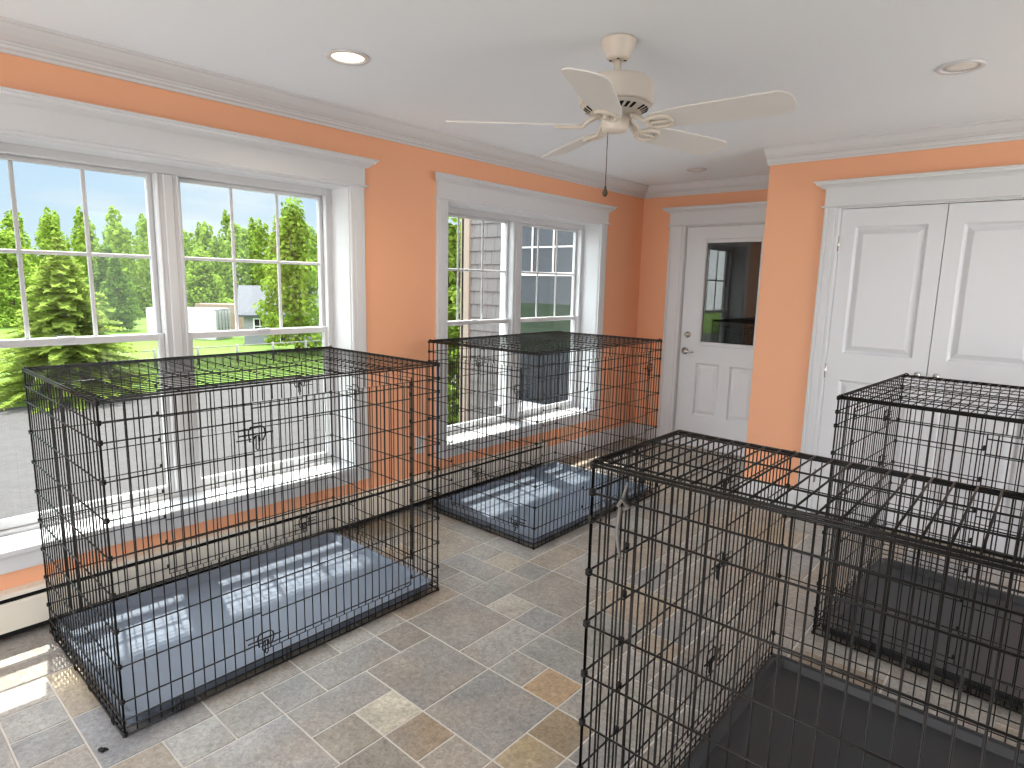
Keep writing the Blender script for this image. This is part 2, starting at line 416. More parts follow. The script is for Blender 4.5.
def build_window(name, y0, y1):
    PW = lambda u, z, d: (d, u, z)
    root = empty(name, (0, (y0+y1)/2, Z0)); root['kind'] = 'structure'
    inv = Matrix.Translation((0, -(y0+y1)/2, -Z0))
    def part(n, mb, m, parent=None):
        o = obj(n, mb, m, parent or root)
        if (parent or root) is root: o.matrix_parent_inverse = inv
        return o
    # casing
    cw = 0.090
    for a, b in ((y0-cw, y0+0.006), (y1-0.006, y1+cw)):
        mb = MB(); casing_side(mb, PW, a, b, Z0-0.03, Z1); part('casing', mb, M_TRIM)
    mb = MB(); header(mb, PW, y0-cw, y1+cw, Z1-0.004, Z1+0.150); part('header', mb, M_TRIM)
    h = 0.012+cw; S = [(-0.172,y0+0.001),(-0.001,y0+0.001),(0.0005,y0-h),(0.030,y0-h),(0.034,y0-h+0.004),(0.034,y1+h-0.004),(0.030,y1+h),(0.0005,y1+h),(-0.001,y1-0.001),(-0.172,y1-0.001)]
    mb = MB(); mb.rings([[(a,b,Z0-0.022) for a,b in S], [(a,b,Z0-0.003) for a,b in S], [(a-(0.003 if a > 0.02 else 0),b,Z0) for a,b in S]]); mb.add([(a,b,Z0-0.022) for a,b in S], [list(range(len(S)))[::-1]])
    part('stool', mb, M_TRIM)
    mb = MB(); mb.prism([(0,0),(0.016,0),(0.019,0.012),(0.019,0.060),(0.016,0.072),(0,0.072)], lambda a,b,t: PW(t, Z0-0.096+b, a), y0-cw, y1+cw); part('apron', mb, M_TRIM)
    # jamb boards of the deep reveal
    mb = MB(); mb.box(-0.18, 0.003, y0-0.006, y0+0.012, Z0, Z1); mb.box(-0.18, 0.003, y1-0.012, y1+0.006, Z0, Z1); mb.box(-0.18, 0.003, y0, y1, Z1-0.012, Z1+0.006)
    part('jamb', mb, M_TRIM)
    # vinyl unit
    xo, xi = -0.25, -0.165; f = 0.045; c = (y0+y1)/2
    mb = MB()
    mb.bbox(xo, xi, y0, y0+f, Z0-0.01, Z1, 0.004); mb.bbox(xo, xi, y1-f, y1, Z0-0.01, Z1, 0.004)
    mb.bbox(xo, xi-0.0015, y0+f-0.002, y1-f+0.002, Z1-f-0.006, Z1, 0.004); mb.bbox(xo, xi-0.0015, y0+f-0.002, y1-f+0.002, Z0-0.01, Z0+0.022, 0.004)
    for s in (0, 1):   # inner lip
        a, b = (y0+f, y0+f+0.010) if s == 0 else (y1-f-0.010, y1-f)
        mb.box(xi-0.02, xi+0.006, a, b, Z0+0.0225, Z1-f-0.0065)
    part('frame', mb, M_VINYL)
    mb = MB(); hw = 0.052
    mb.bbox(xo, xi+0.004, c-hw, c+hw, Z0+0.0225, Z1-f-0.0065, 0.004); mb.bbox(xi, xi+0.014, c-0.022, c+0.022, Z0+0.024, Z1-f-0.008, 0.004)
    mb.bbox(xi, xi+0.010, c-hw+0.001, c-hw+0.012, Z0+0.024, Z1-f-0.008, 0.003); mb.bbox(xi, xi+0.010, c+hw-0.012, c+hw-0.001, Z0+0.024, Z1-f-0.008, 0.003)
    part('mullion', mb, M_VINYL)
    zr = 1.190   # meeting rail
    for a, b in ((y0+f, c-hw), (c+hw, y1-f)):
        # upper sash (outer track) with grid
        x0, x1 = -0.238, -0.208; sw = 0.024
        mb = MB(); mb.bbox(x0, x1, a+0.0005, a+sw, zr-0.016, Z1-f-0.006, 0.003); mb.bbox(x0, x1, b-sw, b-0.0005, zr-0.016, Z1-f-0.006, 0.003)
        mb.bbox(x0+0.001, x1-0.001, a+sw-0.002, b-sw+0.002, Z1-f-0.026, Z1-f-0.0065, 0.003); mb.bbox(x0+0.001, x1-0.001, a+sw-0.002, b-sw+0.002, zr-0.018, zr+0.016, 0.003)
        s = part('sash', mb, M_VINYL)
        ga, gb, gz0, gz1 = a+sw, b-sw, zr+0.016, Z1-f-0.026
        for k in (1, 2):
            y = ga+(gb-ga)*k/3; mb = MB(); mb.bbox(x0+0.010, x1-0.010, y-0.009, y+0.009, gz0, gz1, 0.004); part('muntin', mb, M_VINYL, s)
        zm = (gz0+gz1)/2; mb = MB(); mb.bbox(x0+0.009, x1-0.009, ga, gb, zm-0.009, zm+0.009, 0.004); part('muntin', mb, M_VINYL, s)
        mb = MB(); xm = (x0+x1)/2; mb.box(xm-0.0015, xm+0.0015, ga, gb, gz0, gz1); part('pane', mb, M_GLASS, s)
        # lower sash (inner track)
        x0, x1 = -0.206, -0.176; sw = 0.028
        mb = MB(); mb.bbox(x0, x1, a+0.0005, a+sw, Z0+0.0225, zr+0.018, 0.003); mb.bbox(x0, x1, b-sw, b-0.0005, Z0+0.0225, zr+0.018, 0.003)
        mb.bbox(x0+0.001, x1-0.001, a+sw-0.002, b-sw+0.002, zr-0.016, zr+0.017, 0.003); mb.bbox(x0+0.001, x1-0.001, a+sw-0.002, b-sw+0.002, Z0+0.023, Z0+0.064, 0.003)
        s = part('sash', mb, M_VINYL)
        ga, gb, gz0, gz1 = a+sw, b-sw, Z0+0.064, zr-0.016
        mb = MB(); xm = (x0+x1)/2; mb.box(xm-0.0015, xm+0.0015, ga, gb, gz0, gz1); part('pane', mb, M_GLASS, s)
        ym = (a+b)/2
        mb = MB(); mb.bbox(x1-0.004, x1+0.014, ym-0.035, ym+0.035, zr+0.010, zr+0.024, 0.004); part('sash_lock', mb, M_VINYL, s)
build_window('window_1', *W1)
build_window('window_2', *W2)

# ------------------------------------------------------------------ doors
def raised_panel(mb, P, u0, u1, z0, z1, face):
    R = lambda i, d: [P(u0+i, z0+i, face+d), P(u1-i, z0+i, face+d), P(u1-i, z1-i, face+d), P(u0+i, z1-i, face+d)]
    mb.rings([R(0,0), R(0.004,-0.004), R(0.014,-0.015), R(0.020,-0.015), R(0.046,-0.003), R(0.050,-0.002)])
def slab(mb, P, u0, u1, z0, z1, face, thick, holes):
    # stiles and rails around the holes (columns share rows)
    us = sorted({u0, u1} | {h[0] for h in holes} | {h[1] for h in holes}); zs = sorted({z0, z1} | {h[2] for h in holes} | {h[3] for h in holes})
    for i in range(len(us)-1):
        for j in range(len(zs)-1):
            cu, cz = (us[i]+us[i+1])/2, (zs[j]+zs[j+1])/2
            if any(h[0] < cu < h[1] and h[2] < cz < h[3] for h in holes): continue
            q = [P(us[i],zs[j],face), P(us[i+1],zs[j],face), P(us[i+1],zs[j+1],face), P(us[i],zs[j+1],face)]
            mb.add(q, [(0,1,2,3)])
    b = face-thick
    e = [P(u0,z0,face),P(u1,z0,face),P(u1,z1,face),P(u0,z1,face),P(u0,z0,b),P(u1,z0,b),P(u1,z1,b),P(u0,z1,b)]
    mb.add(e, [(0,1,5,4),(1,2,6,5),(2,3,7,6),(3,0,4,7)])
def door_case(root, P, u0, u1, top, cwl, cwr, htop, deep):
    inv = root.matrix_world.inverted()
    for a, b in ((u0-cwl, u0+0.005), (u1-0.005, u1+cwr)):
        mb = MB(); casing_side(mb, P, a, b, 0, top); obj('casing', mb, M_TRIM, root)
    mb = MB(); header(mb, P, u0-cwl, u1+cwr, top-0.004, htop); obj('header', mb, M_TRIM, root)
    mb = MB()
    def bx(a, b, z0, z1):
        p = [P(u, z, d) for d in (-deep, 0.002) for z in (z0, z1) for u in (a, b)]
        mb.add(p, [(0,2,3,1),(4,5,7,6),(0,1,5,4),(2,6,7,3),(0,4,6,2),(1,3,7,5)])
    bx(u0-0.004, u0+0.009, 0, top); bx(u1-0.009, u1+0.004, 0, top); bx(u0, u1, top-0.010, top+0.004)
    obj('jamb', mb, M_TRIM, root)
# entry door in the far wall
PF = lambda u, z, d: (u, FAR-d, z)
dr = empty('door_1', (0,0,0)); dr['kind'] = 'structure'
door_case(dr, PF, D1[0], D1[1], D1[2], 0.150, 0.135, 2.195, 0.10)
a, b = D1[0]+0.011, D1[1]-0.011; top = D1[2]-0.013
gl = (0.647, 1.139, 0.9925, 1.885)
mb = MB()
face = -0.020
pans = [(0.623,0.842,0.312,0.800), (0.944,1.163,0.312,0.800)]
slab(mb, PF, a, b, 0.008, top, face, 0.044, [gl]+pans)
for p in pans: raised_panel(mb, PF, *p, face)
leaf = obj('door_leaf', mb, M_DOOR, dr, fix=False)
mb = MB()   # glazing bead
for (u0,u1,z0,z1) in ((gl[0]-0.028,gl[0]+0.006,gl[2]-0.028,gl[3]+0.028),(gl[1]-0.006,gl[1]+0.028,gl[2]-0.028,gl[3]+0.028),(gl[0]+0.0061,gl[1]-0.0061,gl[2]-0.028,gl[2]+0.006),(gl[0]+0.0061,gl[1]-0.0061,gl[3]-0.006,gl[3]+0.028)):
    mb.bbox(u0, u1, FAR-face-0.011, FAR-face+0.044, z0, z1, 0.005)
obj('glazing_frame', mb, M_DOOR, leaf)
mb = MB(); mb.box(gl[0], gl[1], FAR-face+0.012, FAR-face+0.016, gl[2], gl[3]); obj('pane', mb, M_GLASSD, leaf)
mb = MB()
MX = Matrix.Translation((0.507, FAR-face, 0.902)) @ Matrix.Rotation(PI/2, 4, 'X')
mb.lathe([(0.034,0),(0.034,0.006),(0.028,0.011),(0.013,0.014),(0.012,0.045),(0.0,0.047)], 0, 0, 24, M=MX)
mb.tube([(0.507,FAR-face-0.046,0.902),(0.53,FAR-face-0.050,0.903),(0.57,FAR-face-0.048,0.900),(0.612,FAR-face-0.044,0.898)], [0.011,0.010,0.009,0.007], 10)
obj('lever_handle', mb, M_CHROME, leaf)
mb = MB(); MX = Matrix.Translation((0.524, FAR-face, 1.052)) @ Matrix.Rotation(PI/2, 4, 'X')
mb.lathe([(0.031,0),(0.031,0.008),(0.026,0.013),(0.017,0.014),(0.015,0.020),(0,0.021)], 0, 0, 24, M=MX); mb.box(0.521, 0.527, FAR-face-0.032, FAR-face-0.018, 1.040, 1.064)
obj('deadbolt', mb, M_CHROME, leaf)
mb = MB(); mb.bbox(D1[0], D1[1], FAR-0.005, FAR+0.12, 0.0, 0.014, 0.004); obj('threshold', mb, M_CHROME, dr)
# closet double doors
PC = lambda u, z, d: (u, CLO-d, z)
cr_ = empty('door_2', (0,0,0)); cr_['kind'] = 'structure'
door_case(cr_, PC, D2[0], D2[1], D2[2], 0.089, 0.089, 2.162, 0.10)
def closet_leaf(name, u0, u1, knob_u, hinge_u, parent):
    face = -0.006; mb = MB()
    w = u1-u0; p0, p1 = u0+0.083, u1-0.083
    pans = [(p0,p1,1.093,1.882),(p0,p1,0.20,0.920)]
    slab(mb, PC, u0, u1, 0.012, D2[2]-0.014, face, 0.035, pans)
    for p in pans: raised_panel(mb, PC, *p, face)
    o = obj(name, mb, M_DOOR, parent, fix=False)
    mb = MB(); MX = Matrix.Translation((knob_u, CLO-face, 1.003)) @ Matrix.Rotation(PI/2, 4, 'X')
    mb.lathe([(0.012,0),(0.012,0.003),(0.007,0.006),(0.007,0.018),(0.014,0.023),(0.018,0.031),(0.015,0.039),(0,0.042)], 0, 0, 20, M=MX)
    obj('knob', mb, M_CHROME, o)
    for z in (0.26, 0.972, 1.778):
        mb = MB(); mb.lathe([(0.006,z-0.045),(0.006,z+0.045)], hinge_u, CLO-0.004, 10); mb.box(hinge_u-0.010, hinge_u+0.010, CLO-0.0025, CLO+0.001, z-0.043, z+0.043)
        obj('hinge', mb, M_CHROME, o)
    return o
mid = 2.542
closet_leaf('door_leaf', D2[0]+0.011, mid-0.002, 2.497, D2[0]+0.007, cr_)
closet_leaf('door_leaf', mid+0.002, D2[1]-0.011, 2.592, D2[1]-0.007, cr_)
# room behind the entry door, and the inside of the closet
m = MB()
m.box(-0.3, COX+0.1, FAR+2.0, FAR+2.05, 0, CEIL); m.box(-0.3, -0.25, FAR+0.12, FAR+2.0, 0, CEIL); m.box(COX+0.1, COX+0.15, FAR+0.12, FAR+2.0, 0, CEIL)
m.box(-0.3, COX+0.15, FAR+0.12, FAR+2.05, CEIL, CEIL+0.05); m.box(-0.3, COX+0.15, FAR+0.12, FAR+2.05, -0.05, 0)
st('wall_hallway', m, M_BROWN)
m = MB(); m.box(COX+0.11, RX, CLO+0.7, CLO+0.75, 0, CEIL)
st('wall_closet_inside', m, M_TRIM)

# ------------------------------------------------------------------ baseboard heater and outlet
def heater():
    y0, y1 = RY+0.02, 3.90
    r = tag(empty('baseboard_heater', (0, 1.2, 0)), 'long white baseboard heater with a black slot, under both windows', 'heater')
    inv = Matrix.Translation((0,-1.2,0))
    def part(n, mb, m):
        o = obj(n, mb, m, r); o.matrix_parent_inverse = inv; return o
    mb = MB()
    mb.prism([(0.002,0.172),(0.002,0.205),(0.058,0.205),(0.066,0.199),(0.066,0.190),(0.060,0.190),(0.058,0.197),(0.008,0.197),(0.008,0.172)], lambda a,b,t: (a,t,b), y0, y1)
    part('back_cover', mb, M_HEAT)
    mb = MB(); mb.prism([(0.060,0.046),(0.066,0.048),(0.067,0.160),(0.062,0.170),(0.056,0.170),(0.058,0.158),(0.058,0.050)], lambda a,b,t: (a,t,b), y0, y1)
    part('front_cover', mb, M_HEAT)
    mb = MB(); mb.prism([(0.002,0.02),(0.050,0.02),(0.050,0.168),(0.030,0.186),(0.002,0.186)], lambda a,b,t: (a,t,b), y0+0.01, y1-0.01)
    part('heating_element', mb, M_DARK)
    for a, b in ((y1-0.002, y1+0.018),):
        mb = MB(); mb.bbox(0.002, 0.070, a, b, 0.0, 0.207, 0.004); part('end_cap', mb, M_HEAT)
    mb = MB(); mb.prism([(0.050,0.172),(0.064,0.176),(0.064,0.181),(0.050,0.178)], lambda a,b,t: (a,t,b), y0+0.3, y1-0.05)
    part('damper', mb, M_DARK)
heater()
def outlet():
    r = tag(empty('wall_outlet', (0.0, 2.63, 0.41)), 'white outlet plate on the orange wall between the two windows', 'outlet')
    mb = MB(); mb.bbox(0.0005, 0.006, -0.036, 0.036, -0.058, 0.058, 0.003); obj('cover_plate', mb, M_TRIM, r)
    for z in (-0.022, 0.022):
        mb = MB(); mb.bbox(0.005, 0.008, -0.016, 0.016, z-0.014, z+0.014, 0.002); o = obj('receptacle', mb, M_VINYL, r)
        mb = MB(); mb.box(0.0079, 0.0084, -0.007, -0.005, z-0.004, z+0.005); mb.box(0.0079, 0.0084, 0.005, 0.007, z-0.004, z+0.005); obj('slot', mb, M_DARK, o)
outlet()

# ------------------------------------------------------------------ recessed lights
def downlight(x, y, r, label, lit):
    root = tag(empty('recessed_light', (x, y, CEIL)), label, 'ceiling light', 'recessed ceiling lights')
    mb = MB(); mb.lathe([(r,0.0),(r,-0.004),(r*0.97,-0.008),(r*0.78,-0.007),(r*0.74,-0.003),(r*0.74,0.0)], 0, 0, 40); obj('trim_ring', mb, M_TRIM, root)
    mb = MB(); mb.lathe([(0.0,-0.0035),(r*0.4,-0.0034),(r*0.745,-0.0022)], 0, 0, 40); obj('lens', mb, M_LIT if lit else M_LENS, root)
    if lit:
        d = bpy.data.lights.new('downlight_lamp', 'AREA'); d.shape = 'DISK'; d.size = r*1.3; d.energy = 4; d.color = (1.0,0.82,0.6); d.spread = 2.4
        o = bpy.data.objects.new('downlight_lamp', d); sc.collection.objects.link(o); o.parent = root; o.location = (0,0,-0.012)
downlight(0.756, 1.607, 0.090, 'glowing recessed ceiling light near the large left window', True)
downlight(2.673, 3.22, 0.085, 'unlit recessed ceiling light in front of the white closet doors', False)
downlight(0.811, 4.764, 0.078, 'small unlit recessed light on the ceiling by the entry door', False)

# ------------------------------------------------------------------ ceiling fan
def fan():
    X, Y = 1.7307, 2.137
    r = tag(empty('ceiling_fan', (X, Y, CEIL)), 'cream five-blade ceiling fan with a hanging pull chain', 'ceiling fan')
    z = lambda a: a-CEIL
    mb = MB(); mb.lathe([(0.064,0),(0.066,-0.006),(0.064,-0.012),(0.062,-0.018),(0.060,-0.024),(0.044,-0.062),(0.038,-0.070),(0.016,-0.072)], 0, 0, 40)
    can = obj('canopy', mb, M_FAN, r)
    for k in range(4):
        t = k*PI/2+0.6; mb = MB(); mb.lathe([(0,-0.071),(0.006,-0.0735),(0,-0.075)], 0.027*math.cos(t), 0.027*math.sin(t), 8); obj('screw_hole', mb, M_DARK, can)
    mb = MB(); mb.lathe([(0.0135,-0.07),(0.0135,-0.145)], 0, 0, 18); mb.lathe([(0.022,-0.128),(0.024,-0.134),(0.024,-0.145)], 0, 0, 18); obj('downrod', mb, M_FAN, r)
    t, b = z(2.258), z(2.166)
    mb = MB(); mb.lathe([(0.02,t+0.006),(0.10,t+0.004),(0.128,t-0.004),(0.138,t-0.016),(0.141,t-0.03),(0.141,b+0.006),(0.137,b),(0.133,b-0.002)], 0, 0, 48)
    hous = obj('motor_housing', mb, M_FAN, r)
    g = z(2.128)
    mb = MB(); mb.lathe([(0.131,b-0.002),(0.116,b-0.018),(0.080,g),(0.05,g-0.002)], 0, 0, 48); gr = obj('vent_cone', mb, M_FAN, hous)
    for k in range(30):   # dark louvre slots of the vented cone
        if k % 6 == 5: continue
        a = 2*PI*k/30; mb = MB()
        for (r0, z0, r1, z1) in ((0.122, b-0.0145, 0.090, g+0.0085),):
            d = Vector((math.cos(a), math.sin(a), 0)); s_ = Vector((-math.sin(a), math.cos(a), 0))
            p = [d*r0+s_*(0.009)+Vector((0,0,z0-0.0022)), d*r0-s_*(0.004)+Vector((0,0,z0-0.0022)), d*r1-s_*(0.009)+Vector((0,0,z1-0.0022)), d*r1+s_*(0.002)+Vector((0,0,z1-0.0022))]
            q = [v+Vector((0,0,0.002)) for v in p]
            mb.add(p+q, [(0,1,2,3),(7,6,5,4),(0,4,5,1),(1,5,6,2),(2,6,7,3),(3,7,4,0)])
        obj('vent_slot', mb, M_DARK, hous)
    mb = MB(); s0, s1 = z(2.120), z(2.069)
    mb.lathe([(0.062,g-0.001),(0.062,s0+0.002),(0.052,s0),(0.053,s0-0.006),(0.049,s1+0.010),(0.043,s1+0.002),(0.02,s1-0.001),(0.0,s1-0.002)], 0, 0, 36)
    obj('switch_housing', mb, M_FAN, r)
    # blades
    import mathutils
    for k in range(5):
        ang = math.radians(6+72*k)
        bl = MB(); r0, r1, hw = 0.150, 0.645, 0.074
        out = []
        n = 10
        top = [(r0, 0.044), (r0+0.03, 0.052), (r0+0.12, 0.066), (r1-0.10, hw)]
        cx_ = r1-0.05
        arc = [(cx_+0.05*math.sin(t_), hw*math.cos(t_)**0.8 if math.cos(t_) > 0 else 0) for t_ in [PI/2*i/n for i in range(n+1)]]
        up = top+arc; dn = [(x_, -y_) for x_, y_ in up[::-1]][1:]
        ol = up+dn
        pit = math.radians(-14)
        R = Matrix.Rotation(ang, 4, 'Z') @ Matrix.Rotation(pit, 4, 'X')
        zc = z(2.094)
        f = lambda x_, y_, z_: tuple((R @ Vector((x_, y_, z_)))+Vector((0,0,zc)))
        bl.add([f(x_,y_,0.0025) for x_,y_ in ol]+[f(x_,y_,-0.0025) for x_,y_ in ol],
               [list(range(len(ol))), list(range(len(ol),2*len(ol)))[::-1]]+[(i,(i+1)%len(ol),len(ol)+(i+1)%len(ol),len(ol)+i) for i in range(len(ol))])
        bo = obj('blade', bl, M_BLADE, r)
        ir = MB()   # blade iron: arm from the hub splitting around an open slot
        def ft(x_, y_, z_): return f(x_, y_, z_)
        az_ = Matrix.Rotation(ang,4,'Z')
        for q in (-0.012, 0.0, 0.012):
            ir.tube([tuple(az_ @ Vector((0.070,q*0.8,z(2.123)))), tuple(az_ @ Vector((0.100,q,z(2.110)))), ft(0.128,q,-0.007), ft(0.150,q*1.3,-0.008)], [0.008,0.008,0.008,0.008], 8)
        loop = [(0.122,0.0),(0.140,0.026),(0.166,0.038),(0.200,0.038),(0.222,0.024),(0.229,0.0),(0.222,-0.024),(0.200,-0.038),(0.166,-0.038),(0.140,-0.026)]
        ir.tube([ft(x_,y_,-0.008) for x_,y_ in loop], 0.0075, 8, closed=True)
        ir.tube([ft(0.128,0,-0.008), ft(0.180,0.0,-0.008), ft(0.227,0,-0.008)], 0.006, 8)
        io = obj('blade_iron', ir, M_FAN, bo)
    mb = MB()
    zt, zb = s1, z(1.868); px, py = -0.019, -0.018
    mb.tube([(px,py,zt+0.01),(px,py,zb)], 0.0014, 6)
    for i in range(24): 
        zz = zt+(zb-zt)*i/24; mb.lathe([(0,zz+0.0028),(0.0026,zz),(0,zz-0.0028)], px, py, 6)
    pc = obj('pull_chain', mb, M_BRASS, r)
    mb = MB(); mb.lathe([(0,zb+0.004),(0.004,zb),(0.005,zb-0.008),(0.010,zb-0.020),(0.011,zb-0.027),(0.007,zb-0.036),(0,zb-0.039)], px, py, 14); obj('chain_pull', mb, M_BRASS, pc)
fan()

# ------------------------------------------------------------------ wire crates
RV, RH, RF = 0.0024, 0.0027, 0.0036
SP = 0.037
def levels(H):
    s = H/9
    return [0.006]+[s*k for k in range(1, 9)]+[H-s/2, H]
def cut(a, b, holes):
    segs = [(a, b)]
    for h0, h1 in holes:
        ns = []
        for s0, s1 in segs:
            if h1 <= s0 or h0 >= s1: ns.append((s0, s1)); continue
            if h0 > s0: ns.append((s0, h0))
            if h1 < s1: ns.append((h1, s1))
        segs = ns
    return [s for s in segs if s[1]-s[0] > 1e-4]
def wire_panel(P, L, H, hole=None, topf=None, slot=True):
    """P(u,z,d): along, up, out. topf(u): height at u."""
    mb = MB(); topf = topf or (lambda u: H); n = round(L/SP)
    for i in range(n+1):
        u = L*i/n; t = topf(u); r = RF if i in (0, n) else RV
        for a, b in cut(0.004, t, [(hole[2], hole[3])] if hole and hole[0] < u < hole[1] else []):
            mb.wire(P(u, a, 0), P(u, b, 0), r)
    lv = levels(H)+([0.032, 0.060] if slot else [])
    for z in lv:
        # clip to the outline
        end = L; start = 0
        if topf(L) < z-1e-4:
            lo, hi = 0, L
            for _ in range(30):
                md = (lo+hi)/2
                if topf(md) >= z-1e-4: lo = md
                else: hi = md
            end = lo
        r = RF if z in (0.006, H) else RH
        for a, b in cut(start, end, [(hole[0], hole[1])] if hole and hole[2] < z < hole[3] else []):
            mb.wire(P(a, z, 0.0045), P(b, z, 0.0045), r)
    return mb
def corner_knots(mb, x, y, H, top=None):
    for z in levels(H):
        if top and z > top+0.01: continue
        mb.lathe([(0.0045,z-0.009),(0.0085,z-0.006),(0.0085,z-0.001),(0.006,z),(0.0085,z+0.001),(0.0085,z+0.006),(0.0045,z+0.009)], x, y, 8)
def door_panel(P, h, H, latch_at, latches):
    u0, u1, z0, z1 = h; mb = MB(); g = 0.004
    fr = [P(u0+g,z0+g,0.004), P(u1-g,z0+g,0.004), P(u1-g,z1-g,0.004), P(u0+g,z1-g,0.004)]
    mb.tube(fr, 0.0030, 6, closed=True)
    n = round((u1-u0)/SP)
    for i in range(1, n):
        u = u0+(u1-u0)*i/n; mb.wire(P(u,z0+g,0.004), P(u,z1-g,0.004), RV)
    for z in levels(H)[1:-1]:
        z -= 0.012
        if z0+0.02 < z < z1-0.02: mb.wire(P(u0+g,z,0.008), P(u1-g,z,0.008), RH)
    mb.wire(P(u0+g, z1-0.022, 0.008), P(u1-g, z1-0.022, 0.008), RH)
    return mb
def latch_mesh(P, u, z, s):
    # sliding bolt with a rounded handle loop; s: direction in which the bolt points
    mb = MB(); d = 0.012
    mb.wire(P(u+s*0.055,z,d), P(u-s*0.075,z,d), 0.003)
    c = lambda a, b: P(u-s*a, z+b, d+0.006)
    loop = [c(-0.012,0.028), c(0.030,0.028), c(0.040,0.018), c(0.042,-0.006), c(0.034,-0.024), c(0.022,-0.026), c(0.020,-0.006), c(0.004,-0.006), c(-0.004,-0.026), c(-0.016,-0.024), c(-0.020,0.006), c(-0.018,0.020)]
    mb.tube(loop, 0.0028, 6, closed=True)
    lp2 = [c(0.008,-0.004), c(0.006,-0.052), c(0.012,-0.060), c(0.018,-0.052), c(0.017,-0.004)]
    mb.tube(lp2, 0.0026, 6)
    mb.wire(P(u+s*0.060,z+0.018,0.007), P(u+s*0.004,z+0.018,0.007), 0.0024)
    mb.wire(P(u+s*0.060,z-0.018,0.007), P(u+s*0.004,z-0.018,0.007), 0.0024)
    return mb
def rrect(x0, x1, y0, y1, r, z, n=5):
    pts = []
    for cx, cy, a0 in ((x1-r,y1-r,0),(x0+r,y1-r,PI/2),(x0+r,y0+r,PI),(x1-r,y0+r,1.5*PI)):
        for i in range(n+1):
            a = a0+PI/2*i/n; pts.append((cx+r*math.cos(a), cy+r*math.sin(a), z))
    return pts
def tray_mesh(sx, sy):
    mb = MB(); i = 0.014
    R = lambda d, z, r: rrect(i+d, sx-i-d, i+d, sy-i-d, r, z)
    mb.rings([R(0.012,0.0125,0.04)[::1], R(0.003,0.017,0.04), R(0,0.044,0.042), R(-0.004,0.047,0.044), R(-0.004,0.050,0.044), R(0.008,0.050,0.040), R(0.016,0.046,0.036), R(0.030,0.021,0.030), R(0.045,0.0185,0.028)])
    b = R(0.012,0.0125,0.04); mb.add(b, [list(range(len(b)))[::-1]])
    return mb
